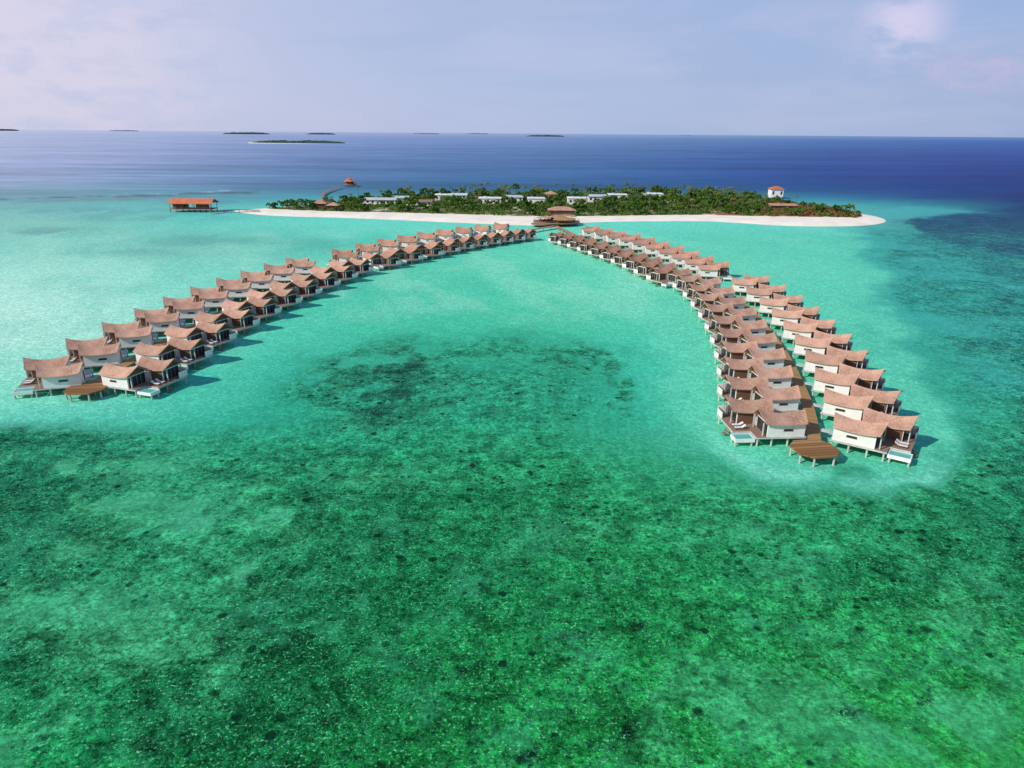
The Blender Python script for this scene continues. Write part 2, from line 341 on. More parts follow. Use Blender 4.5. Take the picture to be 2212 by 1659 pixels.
    def spots(scale,lo,hi,ms_,mlo,mhi,k):
        vn=t.n('ShaderNodeTexVoronoi',{'Vector':t.n('ShaderNodeVectorMath',{0:pos,1:wob},operation='ADD').outputs[0],'Scale':scale})
        rsel=t.n('ShaderNodeSeparateColor',{0:vn.outputs[1]})
        s_=t.m('MULTIPLY',t.m('MULTIPLY',t.sm(t.m('DIVIDE',vn.outputs[0],t.m('ADD',.4,rsel.outputs[0])),lo,hi,1.,0.),t.sm(rsel.outputs[1],.5,.55)),reef_)
        s_=t.m('MULTIPLY',s_,t.sm(t.noise(pos,ms_,5.,.65),mlo,mhi))
        return t.m('MULTIPLY',s_,k)
    c=t.mix(spots(.55,.19,.31,.07,.44,.54,.92),c,(.002,.024,.012,1))
    c=t.mix(spots(1.05,.20,.34,.10,.45,.55,.8),c,(.003,.032,.016,1))
    hn=t.m('ADD',t.m('MULTIPLY',t.noise(pos,.9,4.,.6),.5),t.m('MULTIPLY',t.noise(pos,.2,3.),.5))
    bump=t.n('ShaderNodeBump',{'Strength':.5,'Distance':.35,'Height':hn}).outputs[0]
    rp=t.noise(t.n('ShaderNodeMapping',{0:pos,2:(0,0,.5),3:(1.1,2.3,1.)}).outputs[0],1.,4.,.65,.5)
    bump2=t.n('ShaderNodeBump',{'Strength':.6,'Distance':.24,'Height':rp}).outputs[0]
    df=t.n('ShaderNodeBsdfDiffuse',{0:c}); t.set(df.inputs['Normal'],bump2)
    gl=t.n('ShaderNodeBsdfGlossy',{0:(1,1,1,1),1:.3}); t.set(gl.inputs['Normal'],bump)
    fc=t.n('ShaderNodeLayerWeight',{0:.5}).outputs[1]
    fac=t.m('ADD',.004,t.m('MULTIPLY',t.m('POWER',fc,8.),.15))
    t.n('ShaderNodeOutputMaterial',{0:t.n('ShaderNodeMixShader',{0:fac,1:df,2:gl})})
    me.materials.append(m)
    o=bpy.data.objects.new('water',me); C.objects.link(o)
    tag(o,'turquoise lagoon and open sea over pale sand and dark reef','water',kind='structure')
build_water()
# ---------------------------------------------------------------- villas
def roofgrid(hl,hw,cx,cy,zr,ze,lift,out=1.):
    g=[]
    for i in range(15):
        u=-1+2*i/14; e=abs(u)**2.; row=[]
        k=lift*(1.2 if u>0 else .8)
        for j in range(13):
            tt=-1+2*j/12; t=abs(tt)
            ez=ze+k*.42*e; rz=zr+k*e
            z=ez+(rz-ez)*(1-t)**1.12
            x=u*hl*(1-.13*t*abs(u))
            row.append((cx+x,cy+tt*hw,z))
        g.append(row)
    return g
def gable(sx,x,cy,hwall,hl,hw,cx,zr,ze,lift,z0,th=.16):
    u=(x-cx)/hl; e=abs(u)**2.; k=lift*(1.2 if u>0 else .8); pts=[]
    for j in range(9):
        tt=-1+2*j/8; y=tt*hwall; t=min(abs(y)/hw,1); ez=ze+k*.42*e; rz=zr+k*e
        pts.append((y,ez+(rz-ez)*(1-t)**1.12-.26))
    mb=MB(sx); vs=[]; n=len(pts)
    for xx in (x-th/2,x+th/2):
        for y,z in pts: vs.append((xx,cy+y,max(z,z0+.02)))
        vs.append((xx,cy+hwall,z0)); vs.append((xx,cy-hwall,z0))
    k=n+2
    mb.add(vs,[tuple(range(k)),tuple(range(k,2*k))[::-1]]+[(i,(i+1)%k,k+(i+1)%k,k+i) for i in range(k)])
    return mb
def make_villa(sx,roof):
    r=empty('overwater_villa',(0,0,0))
    A=dict(hl=4.15,hw=2.75,cx=-1.0,zr=5.3,ze=4.12,lift=.75); B=dict(hl=4.2,hw=2.75,cx=2.5,zr=5.4,ze=4.17,lift=.75)
    MB(sx).shell(roofgrid(A['hl'],A['hw'],A['cx'],-3.15,A['zr'],A['ze'],A['lift']),.2).build('roof',roof,r)
    MB(sx).shell(roofgrid(B['hl'],B['hw'],B['cx'],2.6,B['zr'],B['ze'],B['lift']),.2).build('roof',roof,r)
    MB(sx).box(-4.5,2.0,-5.4,-.9,1.8,4.05).build('wall',M['white'],r)
    MB(sx).box(-.9,5.2,.35,4.85,1.8,4.1).build('wall',M['white'],r)
    gable(sx,-4.4,-3.15,2.2,z0=4.06,**A).build('gable',M['white'],r)
    gable(sx,1.9,-3.15,2.2,z0=4.06,**A).build('gable',M['wood'],r)
    gable(sx,-.8,2.6,2.2,z0=4.11,**B).build('gable',M['white'],r)
    gable(sx,5.1,2.6,2.2,z0=4.11,**B).build('gable',M['wood'],r)
    for (x0,x1,y0,y1,z0,z1) in ((-2.4,-.8,-5.43,-5.39,2.85,3.2),(.6,2.2,4.84,4.88,2.85,3.2)):
        w=MB(sx).box(x0,x1,y0,y1,z0,z1).build('window',M['glass'],r)
        MB(sx).box(x0-.1,x1+.1,y0+.005,y1-.005,z0-.1,z0-.003).build('sill',M['wood'],w)
    MB(sx).box(-4.54,-4.49,-2.4,-1.4,1.82,3.8).build('door',M['wood'],r)
    g=MB(sx); [g.box(1.99,2.04,-5.1+i*1.04,-4.14+i*1.04,1.85,3.9) for i in range(4)]; g.build('glass_door',M['glass'],r)
    g=MB(sx); [g.box(5.19,5.24,.6+i*1.04,1.56+i*1.04,1.85,3.9) for i in range(4)]; g.build('glass_door',M['glass'],r)
    MB(sx).box(2.3,5.1,.3,.345,1.85,4.0).build('timber_panel',M['wood'],r)
    MB(sx).box(-4.8,3.9,-5.6,5.1,1.5,1.78).box(3.9,7.0,-2.9,5.1,1.5,1.775).build('platform',M['stilt'],r)
    MB(sx).box(2.05,3.85,-5.55,.2,1.785,1.84).box(3.9,6.95,-2.85,.2,1.78,1.835).box(5.25,6.95,.2,5.05,1.782,1.838).build('deck',M['deck'],r)
    pl=MB(sx); x0,x1,y0,y1=4.0,7.4,-5.4,-3.0; q=.15
    pl.box(x0,x1,y0,y0+q,.85,1.5).box(x0,x1,y1-q,y1,.85,1.5).box(x0,x0+q,y0+q,y1-q,.85,1.5).box(x1-q,x1,y0+q,y1-q,.85,1.5).box(x0+q,x1-q,y0+q,y1-q,.85,.92)
    pb=pl.build('pool',M['white'],r); MB(sx).box(x0+q+.01,x1-q-.01,y0+q+.01,y1-q-.01,1.0,1.42).build('pool_water',M['poolwater'],pb)
    MB(sx).box(4.6,7.0,4.92,5.07,1.84,3.5).box(6.8,6.95,2.9,4.92,1.84,3.1).build('screen_wall',M['white'],r)
    MB(sx).box(6.78,6.97,2.9,4.9,3.103,3.2).build('rail',M['wood'],r)
    MB(sx).box(7.0,7.8,-.9,.1,.35,.45).box(7.0,7.4,-.9,.1,.9,1.0).box(7.0,7.1,-.9,.1,1.3,1.42).build('steps',M['deck'],r)
    for (x,y) in ((2.7,-5.1),(2.7,-1.1),(6.1,.7),(6.1,4.5)):
        MB(sx).box(x-.09,x+.09,y-.09,y+.09,1.84,4.25).build('post',M['stilt'],r)
    MB(sx).box(-7.0,-4.8,-2.4,-1.3,1.55,1.76).build('entry_bridge',M['stilt'],r)
    for x,y in ((-4.5,-5.2),(-1.8,-5.2),(1,-5.2),(3.5,-5.2),(-4.5,-.3),(-1.5,-.3),(3,-.3),(6.6,-.3),(-4.5,4.7),(-1.5,4.7),(3,4.7),(6.6,4.7)):
        MB(sx).tube((x,y,-2),(x,y,1.51),.17).build('stilt',M['stilt'],r)
    for x,y in ((7.2,-5.1),(7.2,-3.4),(4.4,-5.1)):
        MB(sx).tube((x,y,-2),(x,y,.86),.17).build('stilt',M['stilt'],r)
    return r
LO=[(128,792),(210,750),(285,712),(347,681),(402,656),(458,634),(510,614),(560,598),(607,583),(655,568)]
LI=[(302,793),(361,747),(425,711),(482,681),(535,655),(585,634),(632,614),(674,598),(716,582),(755,568)]
LOU=[(750,549),(800,534),(842,525),(885,517),(925,510),(965,503),(1005,498),(1045,493),(1086,490)]
LIU=[(822,553),(872,542),(918,533),(958,525),(993,519),(1025,514),(1053,510),(1081,506),(1108,502),(1134,499)]
RO=[(1878,910),(1853,857),(1825,809),(1800,769),(1772,733),(1742,702),(1713,674),(1683,649),(1652,626),(1615,606)]
ROU=[(1550,575),(1519,562),(1489,551),(1458,540),(1427,530),(1397,521),(1366,513),(1337,506),(1309,499),(1282,494)]
RIU=[(1450,587),(1421,574),(1393,562),(1364,551),(1336,542),(1309,534),(1284,526),(1260,519),(1236,512),(1214,507)]
P=lambda L:[at(x,y,4.4).to_2d() for x,y in L]
def tangent(L,i):
    a=L[max(i-1,0)]; b=L[min(i+1,len(L)-1)]; return (b-a).normalized()
LO,LI,LOU,LIU,RO,ROU,RIU=map(P,(LO,LI,LOU,LIU,RO,ROU,RIU))
def smooth(L,k=2):
    for _ in range(k):
        L=[L[0]]+[(L[i-1]+L[i]*2+L[i+1])/4 for i in range(1,len(L)-1)]+[L[-1]]
    return L
LO,LI,LOU,LIU,RO,ROU,RIU=map(smooth,(LO,LI,LOU,LIU,RO,ROU,RIU))
ROU=[p+Vector((-tangent(ROU,i).y,tangent(ROU,i).x))*2.6 for i,p in enumerate(ROU)]
nrm_=[Vector((-tangent(RO,i).y,tangent(RO,i).x)) for i in range(len(RO))]
RI=[p+n*(16.4 if i<8 else 16.) for i,(p,n) in enumerate(zip(RO,nrm_))]
RO=[p-n*.1 for p,n in zip(RO,nrm_)]
ORD=['nearest','second','third','fourth','fifth','sixth','seventh','eighth','ninth','farthest']
protos={}
lounge_spots=[]
SKEW=R(20)
def place_row(L,side,arm,rowname,upper,n_lounge=0,skew=SKEW):
    key=(side,upper)
    for i,p in enumerate(L):
        t=tangent(L,i); ang=math.atan2(t.y,t.x)-PI/2-side*skew
        if key not in protos: o=protos[key]=make_villa(side,M['roof2'] if upper else M['roof'])
        else: o=dup(protos[key])
        sp=min((L[j]-p).length for j in (i-1,i+1) if 0<=j<len(L))
        sc=min(1.,max(.78,sp/12.)) 
        o.location=(p.x,p.y,0); o.rotation_euler=(0,0,ang+random.uniform(-.015,.015)); o.scale=(sc,sc,1. if sc>.95 else .95)
        extra={'outer':'seaward row','inner':'lagoon-side row'}[rowname]
        nm='farthest' if i==len(L)-1 else ORD[i]
        tag(o,'%s brown-roofed stilt villa, %s of the %s arm, %s'%(nm,extra,arm,'far section' if upper else 'near section'),'villa','overwater villas along the %s arm'%arm)
        if i<n_lounge: lounge_spots.append((o,side,arm,rowname,i))
place_row(LO,-1,'left','outer',False,3); place_row(LI,1,'left','inner',False,3)
place_row(LOU,-1,'left','outer',True); place_row(LIU,1,'left','inner',True)
place_row(RO,1,'right','outer',False,4); place_row(RI,-1,'right','inner',False,4)
place_row(ROU,1,'right','outer',True); place_row(RIU,-1,'right','inner',True)
def make_lounger():
    r=empty('sun_lounger',(0,0,0))
    f=MB().box(-.95,.95,-.33,-.27,.22,.3).box(-.95,.95,.27,.33,.22,.3).box(-.95,-.88,-.27,.27,.22,.3).box(.88,.95,-.27,.27,.22,.3); f.build('frame',M['wood'],r)
    for x in (-.85,.85):
        for y in (-.3,.3): MB().box(x-.03,x+.03,y-.03,y+.03,0,.22).build('leg',M['wood'],r)
    MB().box(-.95,.35,-.3,.3,.303,.4).build('mattress',M['cream'],r)
    b=MB(); b.add([(.35,-.3,.31),(.35,.3,.31),(1.0,.3,.72),(1.0,-.3,.72),(.31,-.3,.4),(.31,.3,.4),(.95,.3,.81),(.95,-.3,.81)],[(0,1,2,3),(4,7,6,5),(0,4,5,1),(1,5,6,2),(2,6,7,3),(3,7,4,0)]); b.build('backrest',M['cream'],r)
    return r
lp=None
for (v,side,arm,row,i) in lounge_spots:
    for k,yy in enumerate((-1.9,-.7)):
        if lp is None: lp=o=make_lounger()
        else: o=dup(lp)
        a=v.rotation_euler.z; x,y=side*5.4,yy
        o.location=(v.location.x+x*math.cos(a)-y*math.sin(a),v.location.y+x*math.sin(a)+y*math.cos(a),1.84)
        o.rotation_euler=(0,0,a+(PI if side>0 else 0))
        tag(o,'pale cushioned sun lounger on the deck of the %s %s villa, %s arm'%(ORD[i],{'outer':'seaward','inner':'lagoon-side'}[row],arm),'sun lounger','pair of sun loungers on one villa deck, %s arm %s %s'%(arm,row,ORD[i]))
# ---------------------------------------------------------------- jetties
def catmull(P_,n=6):
    out=[]
    for i in range(len(P_)-1):
        p0=P_[max(i-1,0)];p1=P_[i];p2=P_[i+1];p3=P_[min(i+2,len(P_)-1)]
        for k in range(n):
            t=k/n; out.append(.5*((2*p1)+(p2-p0)*t+(2*p0-5*p1+4*p2-p3)*t*t+(3*p1-p0-3*p2+p3)*t**3))
    out.append(P_[-1]); return out
def ribbon(path,w,z0,z1):
    mb=MB(); mb.uv=[]; s=0; n=len(path)
    for i,p in enumerate(path):
        a=path[max(i-1,0)]; b=path[min(i+1,n-1)]; t=(b-a).normalized(); nn=Vector((-t.y,t.x))
        if i: s+=(p-path[i-1]).length
        for q,z in ((p+nn*w/2,z1),(p-nn*w/2,z1),(p-nn*w/2,z0),(p+nn*w/2,z0)):
            mb.v.append((q.x,q.y,z)); mb.uv.append((s,0))
    for i in range(n-1):
        a=i*4;b=a+4
        for k in range(4): mb.f.append((a+k,a+(k+1)%4,b+(k+1)%4,b+k))
    mb.f.append((0,1,2,3)); mb.f.append((4*n-1,4*n-2,4*n-3,4*n-4)); return mb
def jetty(name,path,w,label,plat=None,plat_ang=0,step=7.,deckm='plank',z=1.8):
    r=empty(name,(path[0].x,path[0].y,0)); tag(r,label,'jetty'); off=Vector((path[0].x,path[0].y))
    path=[p-off for p in path]
    ribbon(path,w,z-.25,z).build('deck',M[deckm],r)
    s=0; nxt=1.
    for i in range(1,len(path)):
        d=(path[i]-path[i-1]).length
        while s+d>nxt:
            p=path[i-1].lerp(path[i],(nxt-s)/d); t=(path[i]-path[i-1]).normalized(); nn=Vector((-t.y,t.x))
            for k in (-1,1):
                q=p+nn*k*(w/2-.2); MB().tube((q.x,q.y,-2),(q.x,q.y,z-.26),.16).build('stilt',M['stilt'],r)
            nxt+=step
        s+=d
    if plat:
        cx,cy=plat-off; pts=[]
        for (a,b) in ((-3.6,-1.6),(-1.9,-3.3),(1.9,-3.3),(3.6,-1.6),(3.6,1.6),(1.9,3.3),(-1.9,3.3),(-3.6,1.6)):
            pts.append((cx+a*math.cos(plat_ang)-b*math.sin(plat_ang),cy+a*math.sin(plat_ang)+b*math.cos(plat_ang)))
        mb=MB().prism(pts,z-.24,z+.004); mb.uv=[(-math.sin(plat_ang)*v[0]+math.cos(plat_ang)*v[1],0) for v in mb.v]
        mb.build('platform',M['plank2'],r)
        for p in pts:
            q=(cx+(p[0]-cx)*.9,cy+(p[1]-cy)*.9); MB().tube((q[0],q[1],-2),(q[0],q[1],z-.25),.17).build('stilt',M['stilt'],r)
    return r
REST=at(1200,487,1.8).to_2d()
lp0=at(186,838,1.8).to_2d(); rp0=at(1760,968,1.8).to_2d()
def pair(A,B): return [(a+b)/2 for a,b in zip(A,B)]
lj=[lp0]+pair(LO,LI)[1:]+pair(LOU[1:],LIU[1:9])+[at(1150,492,1.8).to_2d(),REST]
lj=[lp0]+smooth(lj[1:],2)
lj=catmull(lj)
rj=[rp0,at(1757,930,1.8).to_2d()]+pair(RO,RI)[1:]+pair(ROU,RIU)+[REST+Vector((3,-8)),REST]
rj=rj[:2]+smooth(rj[2:],2)
rj=catmull(rj)
jetty('jetty',lj,2.3,'curved brown plank jetty on stilts through the left arm, ending in an eight-sided platform',lp0,.1)
jetty('jetty',rj,2.1,'curved brown plank jetty on stilts through the right arm, ending in an eight-sided platform',rp0,.15)
# ---------------------------------------------------------------- restaurant
def ringroof(r0,r1,z0,z1,a0,a1,n=40,wav=0.):
    g=[]
    for i in range(n+1):
        a=a0+(a1-a0)*i/n; row=[]
        for j in range(6):
            t=j/5; rr=r0+(r1-r0)*t; z=z0+(z1-z0)*t**.8+wav*math.sin(a*2)*t
            row.append((rr*math.cos(a),rr*math.sin(a),z))
        g.append(row)
    return g
rc=at(1202,486,0)
rr=empty('overwater_restaurant',rc); tag(rr,'round timber restaurant on stilts with layered curved thatch roofs where the two arms meet','restaurant')
MB().prism([(13.5*math.cos(2*PI*i/36),11*math.sin(2*PI*i/36)) for i in range(36)],1.7,2.2).build('deck',M['deck'],rr)
MB().prism([(6*math.cos(2*PI*i/24)-9,6*math.sin(2*PI*i/24)-7) for i in range(24)],1.2,1.6).build('lower_deck',M['deck'],rr)
MB().shell(ringroof(5.5,12.,5.3,4.3,PI*.05,PI*1.35,34,.7),.25).build('ring_roof',M['roof'],rr)
MB().shell(ringroof(4.5,11.,4.9,4.1,PI*1.42,PI*1.98,18,.4),.25).build('side_roof',M['orange'],rr)
MB().shell(ringroof(.1,4.8,5.9,5.,0,2*PI,30,.3),.25).build('centre_roof',M['roof'],rr)
for i in range(14):
    a=2*PI*i/14; MB().tube((10.2*math.cos(a),9.5*math.sin(a),2.2),(10.2*math.cos(a),9.5*math.sin(a),4.2),.16).build('post',M['wood'],rr)
    MB().tube((12*math.cos(a),9.7*math.sin(a),-2),(12*math.cos(a),9.7*math.sin(a),1.7),.25).build('stilt',M['wood'],rr)
for i in range(6):
    a=2*PI*i/6; MB().tube((4.2*math.cos(a),4.2*math.sin(a),2.2),(4.2*math.cos(a),4.2*math.sin(a),4.8),.16).build('post',M['wood'],rr)
MB().tube((0,0,2.2),(0,0,9),.22,.12).build('mast',M['wood'],rr)
MB().prism([(3.6*math.cos(2*PI*i/20),3.6*math.sin(2*PI*i/20)) for i in range(20)],2.2,3.8).build('bar_counter',M['wood'],rr)
mb=MB()
for i in range(36):
    a=2*PI*i/36; b=2*PI*(i+1)/36; p=(13.2*math.cos(a),10.7*math.sin(a)); q=(13.2*math.cos(b),10.7*math.sin(b))
    mb.tube((*p,3.2),(*q,3.2),.07,.07,4); mb.tube((*p,2.2),(*p,3.2),.06,.06,4)
mb.build('railing',M['wood'],rr)
# ---------------------------------------------------------------- island
def cat2(px,n=5,z=0.):
    P_=[at(x,y,z).to_2d() for x,y in px]; m=len(P_); out=[]
    for i in range(m):
        p0=P_[i-1];p1=P_[i];p2=P_[(i+1)%m];p3=P_[(i+2)%m]
        for k in range(n):
            t=k/n; out.append(.5*((2*p1)+(p2-p0)*t+(2*p0-5*p1+4*p2-p3)*t*t+(3*p1-p0-3*p2+p3)*t**3))
    return out
FRONT=[(506,456),(560,464),(640,468),(720,470),(850,475),(960,480),(1060,484),(1150,487),(1230,483),(1320,479),(1420,478),(1520,478),(1600,482),(1700,488),(1800,489),(1870,487),(1912,480)]
BACK=[(1902,470),(1850,460),(1780,447),(1700,436),(1600,426),(1500,423),(1400,421),(1200,420),(1000,420),(900,422),(800,427),(720,438),(640,446),(560,451)]
outline=cat2(FRONT+BACK)
VEG=[(578,453),(700,459),(850,462),(1000,466),(1140,470),(1260,470),(1400,468),(1500,467),(1600,469),(1700,471),(1800,472),(1856,472),(1840,462),(1760,449),(1680,437),(1580,427),(1400,422),(1200,421),(1000,421),(900,423),(800,429),(720,440),(640,448)]
veg=cat2(VEG)
def inset(poly,d):
    n=len(poly); out=[]
    for i in range(n):
        a=poly[i-1]; b=poly[(i+1)%n]; t=(b-a).normalized(); out.append(poly[i]+Vector((-t.y,t.x))*d)
    return out
bm=bmesh.new(); rings=[]
for d,z in ((-6,-.5),(0,-.02),(4,.45),(10,.9)):
    rings.append([bm.verts.new((p.x,p.y,z)) for p in (inset(outline,d) if d else outline)])
n=len(outline)
for a,b in zip(rings,rings[1:]):
    for i in range(n): bm.faces.new((a[i],a[(i+1)%n],b[(i+1)%n],b[i]))
f=bm.faces.new(rings[-1]); bmesh.ops.triangulate(bm,faces=[f]); bmesh.ops.recalc_face_normals(bm,faces=bm.faces)
me=bpy.data.meshes.new('beach'); bm.to_mesh(me); bm.free()
M['sand']=mat('coral_sand',(.84,.76,.62),.9,.12,.08,.1); me.materials.append(M['sand'])
o=bpy.data.objects.new('beach',me); C.objects.link(o); tag(o,'white sand beach ringing the resort island','beach',kind='structure')
def soilmat():
    m=bpy.data.materials.new('island_soil'); m.use_nodes=True; t=NT(m.node_tree)
    tc=t.n('ShaderNodeTexCoord').outputs['Object']; xx=t.n('ShaderNodeSeparateXYZ',{0:tc}).outputs[0]
    c=t.mix(t.sm(xx,90.,150.),(.13,.14,.055,1),(.27,.15,.07,1))
    c=t.mix(t.sm(t.noise(tc,.07,5.,.65),.52,.58),c,(.58,.48,.36,1))
    t.n('ShaderNodeOutputMaterial',{0:t.n('ShaderNodeBsdfDiffuse',{0:c})}); return m
M['soil']=soilmat()
o=MB().prism([(p.x,p.y) for p in veg],.7,.96).build('ground',M['soil']); tag(o,'shaded soil and sandy clearings under the island trees','ground',kind='structure')
vegn=np.array([(p.x,p.y) for p in veg])
def inpoly(x,y,pts=vegn):
    c=False; n=len(pts); j=n-1
    for i in range(n):
        if (pts[i][1]>y)!=(pts[j][1]>y) and x<(pts[j][0]-pts[i][0])*(y-pts[i][1])/(pts[j][1]-pts[i][1])+pts[i][0]: c=not c
        j=i
    return c
boxes=[]
def building(name,px,py,w,d,h,roofm,rkind,label,cat='building',rz=0.,nwin=5,wallm='white',z=.96,rh=1.2,k=.68,hide=.85,trim=4):
    h*=k; rh*=.8
    b=at(px,py,z); b.y+=d/2
    r=empty(name,b,rz); tag(r,label,cat)
    MB().box(-w/2,w/2,-d/2,d/2,0,h).build('wall',M[wallm],r)
    if rkind=='flat':
        MB().box(-w/2-.5,w/2+.5,-d/2-.5,d/2+.5,h+.003,h+.3).box(-w/2+.4,w/2-.4,-d/2+.4,d/2-.4,h+.303,h+.4).build('roof',M[roofm],r)
        MB().box(-w*.3,-w*.18,-1.5,1.5,h+.402,h+1.1).box(w*.1,w*.17,-2,0,h+.402,h+.9).build('roof_plant',M['palegrey'],r)
    elif rkind=='gable':
        mb=MB(); o_=.8; g=[[(x,-d/2-o_,h-.1),(x,0,h+rh),(x,d/2+o_,h-.1)] for x in (-w/2-o_,w/2+o_)]; mb.shell(g,.25).build('roof',M[roofm],r)
        mb=MB()
        for x in (-w/2+.05,w/2-.05): mb.add([(x-.05,-d/2,h),(x-.05,d/2,h),(x-.05,0,h+rh-.35),(x+.05,-d/2,h),(x+.05,d/2,h),(x+.05,0,h+rh-.35)],[(0,1,2),(3,5,4),(0,3,4,1),(1,4,5,2),(2,5,3,0)])
        mb.build('gable',M[wallm],r)
    else:
        o_=1.; q=min(w,d)/2*.9
        mb=MB(); mb.add([(-w/2-o_,-d/2-o_,h-.1),(w/2+o_,-d/2-o_,h-.1),(w/2+o_,d/2+o_,h-.1),(-w/2-o_,d/2+o_,h-.1),(-w/2+q,0,h+rh),(w/2-q,0,h+rh)],
            [(0,1,5,4),(1,2,5),(2,3,4,5),(3,0,4),(0,3,2,1)]); mb.build('roof',M[roofm],r)
    for i in range(nwin):
        x=-w/2+w*(i+.5)/nwin
        if i==nwin//2: MB().box(x-.7,x+.7,-d/2-.04,-d/2+.02,.05,2.1).build('door',M['wood'],r)
        else: MB().box(x-w/nwin*.22,x+w/nwin*.22,-d/2-.04,-d/2+.02,h*.35,h*.75).build('window',M['glass'],r)
    qx,qy=proj(np.array([b.x-w/2,b.x+w/2]),np.array([b.y,b.y]),h+z); q0=proj(np.array([b.x]),np.array([b.y-d/2]),z+h*hide)[1][0]
    boxes.append((b.x-w/2-2,b.x+w/2+2,b.y-d/2-2,b.y+d/2+2, qx[0]+trim,qx[1]-trim,qy.min()-2,q0,b.y-d/2))
    return r
building('service_building',816,442,25,12,5.2,'palegrey','gable','long low building with pale grey-green roof at the left of the island',nwin=7)
building('service_building',862,437,13,10,5,'palegrey','gable','short grey-roofed building right of the long grey-green roof',nwin=3)
building('guest_house',912,445,13,10,4.6,'deck','gable','weathered brown-roofed house low among the left island trees',nwin=4)
building('service_building',958,434,13,11,6.2,'whiteroof','flat','white flat-roofed block left of the island centre, behind the trees',nwin=4)
building('service_building',992,432,11,10,5.6,'palegrey','gable','small grey-roofed building directly right of the white block left of centre',nwin=3)
building('service_building',1058,441,16,12,5.8,'whiteroof','flat','long white flat-roofed building just left of the island centre',nwin=5)
building('service_building',1110,437,13,12,5.8,'palegrey','gable','pale grey gabled building between two white blocks left of centre',nwin=4)
building('service_building',1158,443,12,11,6.6,'whiteroof','flat','small square white block behind the restaurant, left side',nwin=3)
building('reception_building',1214,465,16,9,4.6,'roof2','hip','red-brown hipped roof building on the beach directly behind the restaurant',nwin=5,wallm='wood',rh=2.4,trim=0)
building('guest_house',1190,433,9,9,7,'roof2','hip','small brown hipped roof peeking above trees over the restaurant',nwin=3,rh=2.5)
building('service_building',1248,442,14,12,6.4,'whiteroof','flat','white flat-roofed block just right of the red-roofed reception',nwin=4)
building('service_building',1290,437,13,12,6.6,'palegrey','gable','pale gabled roof right of the island centre',nwin=4)
building('service_building',1336,434,14,12,6.4,'whiteroof','flat','tall white block with flat roof right of the island centre',nwin=5)
building('service_building',1412,431,15,12,6.,'whiteroof','flat','white flat-roofed building standing farthest right of the white blocks',nwin=5)
building('guest_house',1692,452,18,9,4.,'roof2','gable','long low red-brown roof in the scrub at the right of the island',nwin=7,wallm='wood',hide=.98)
building('lookout_house',1678,427,10,8,8.6,'redroof','hip','tall white house with red-brown roof rising over trees at the right back shore',nwin=3,rh=2.6,k=.8,hide=.5)
building('thatched_hut',690,450,9,8,4,'roof','hip','thatched brown hut at the left end of the island',nwin=3,wallm='wood',rh=2.6,k=.8)
building('thatched_hut',718,453,7,7,3.6,'roof','hip','smaller thatched hut right of the hut at the left island end',nwin=3,wallm='wood',rh=2.2,k=.8)
def crown(seed,rx,rz,nc,per,sz):
    rnd=random.Random(seed); mb=MB()
    for k in range(nc):
        th=rnd.uniform(0,2*PI); ph=math.acos(rnd.uniform(-.5,1)); q=rnd.uniform(.45,1.)
        c=Vector((rx*q*math.sin(ph)*math.cos(th),rx*q*math.sin(ph)*math.sin(th),rz*q*math.cos(ph)))
        cr=rx*rnd.uniform(.2,.36)
        for i in range(per):
            d=Vector((rnd.gauss(0,1),rnd.gauss(0,1),rnd.gauss(0,.8))).normalized()*cr*rnd.uniform(.6,1); p=c+d
            nrm=(d.normalized()+Vector((rnd.uniform(-.5,.5),rnd.uniform(-.5,.5),rnd.uniform(0,.8)))).normalized()
            u=nrm.orthogonal().normalized(); u.rotate(Matrix.Rotation(rnd.uniform(0,6.28),3,nrm)); w=nrm.cross(u); s=sz*rnd.uniform(.6,1.2)
            mb.add([tuple(p+u*s),tuple(p+w*s*.7),tuple(p-u*s),tuple(p-w*s*.7)],[(0,1,2,3)])
    return mb
def make_tree(seed,h,rx,rz):
    r=empty('broadleaf_tree',(0,0,0)); rnd=random.Random(seed)
    mb=MB().tube((0,0,0),(.2,.1,h*.55),.32,.2,7)
    for k in range(4):
        a=k*1.6+rnd.random(); mb.tube((.18,.09,h*.5),(rx*.55*math.cos(a),rx*.55*math.sin(a),h*.8),.14,.05,5)
    mb.build('trunk',M['bark'],r)
    c=crown(seed,rx,rz,16,26,.55).build('crown',M['leaf'],r,recalc=False); c.location=(0,0,h-rz*.75); return r
def make_palm(seed,h):
    rnd=random.Random(seed); r=empty('palm_tree',(0,0,0)); mb=MB(); lean=rnd.uniform(.3,1.4); p=[(lean*(i/5)**2,0,h*i/5) for i in range(6)]
    for a,b,i in zip(p,p[1:],range(5)): mb.tube(a,b,.22-.02*i,.2-.02*i,6)
    mb.build('trunk',M['bark'],r)
    mb=MB()
    for k in range(15):
        a=k*2.4; L=rnd.uniform(2.6,3.6); up=rnd.uniform(.1,.9); pts=[]
        for s in range(6):
            t=s/5; rad=L*t*(1-.18*t*t); z=up*L*.5*t*(1.1-t)*1.6-1.5*t*t; pts.append((rad,z,.45*math.sin(PI*min(t+.12,1))+.04))
        vs=[]
        for rad,z,w in pts:
            for sgn in (-1,0,1):
                vs.append((p[-1][0]+rad*math.cos(a)-sgn*w*math.sin(a),rad*math.sin(a)+sgn*w*math.cos(a),h+z-.44*abs(sgn)*w))
        fs=[]
        for s in range(5):
            for q in (0,1): fs.append((s*3+q,s*3+q+1,s*3+q+4,s*3+q+3))
        mb.add(vs,fs)
    mb.build('crown',M['palm'],r,recalc=False); return r
trees=[make_tree(11+i,h,rx,rz) for i,(h,rx,rz) in enumerate(((6,3.4,2.3),(5,3.1,2.0),(7.5,3.4,2.8),(4,2.6,1.6)))]
palms=[make_palm(50+i,h) for i,h in enumerate((8,9.5,6.5))]
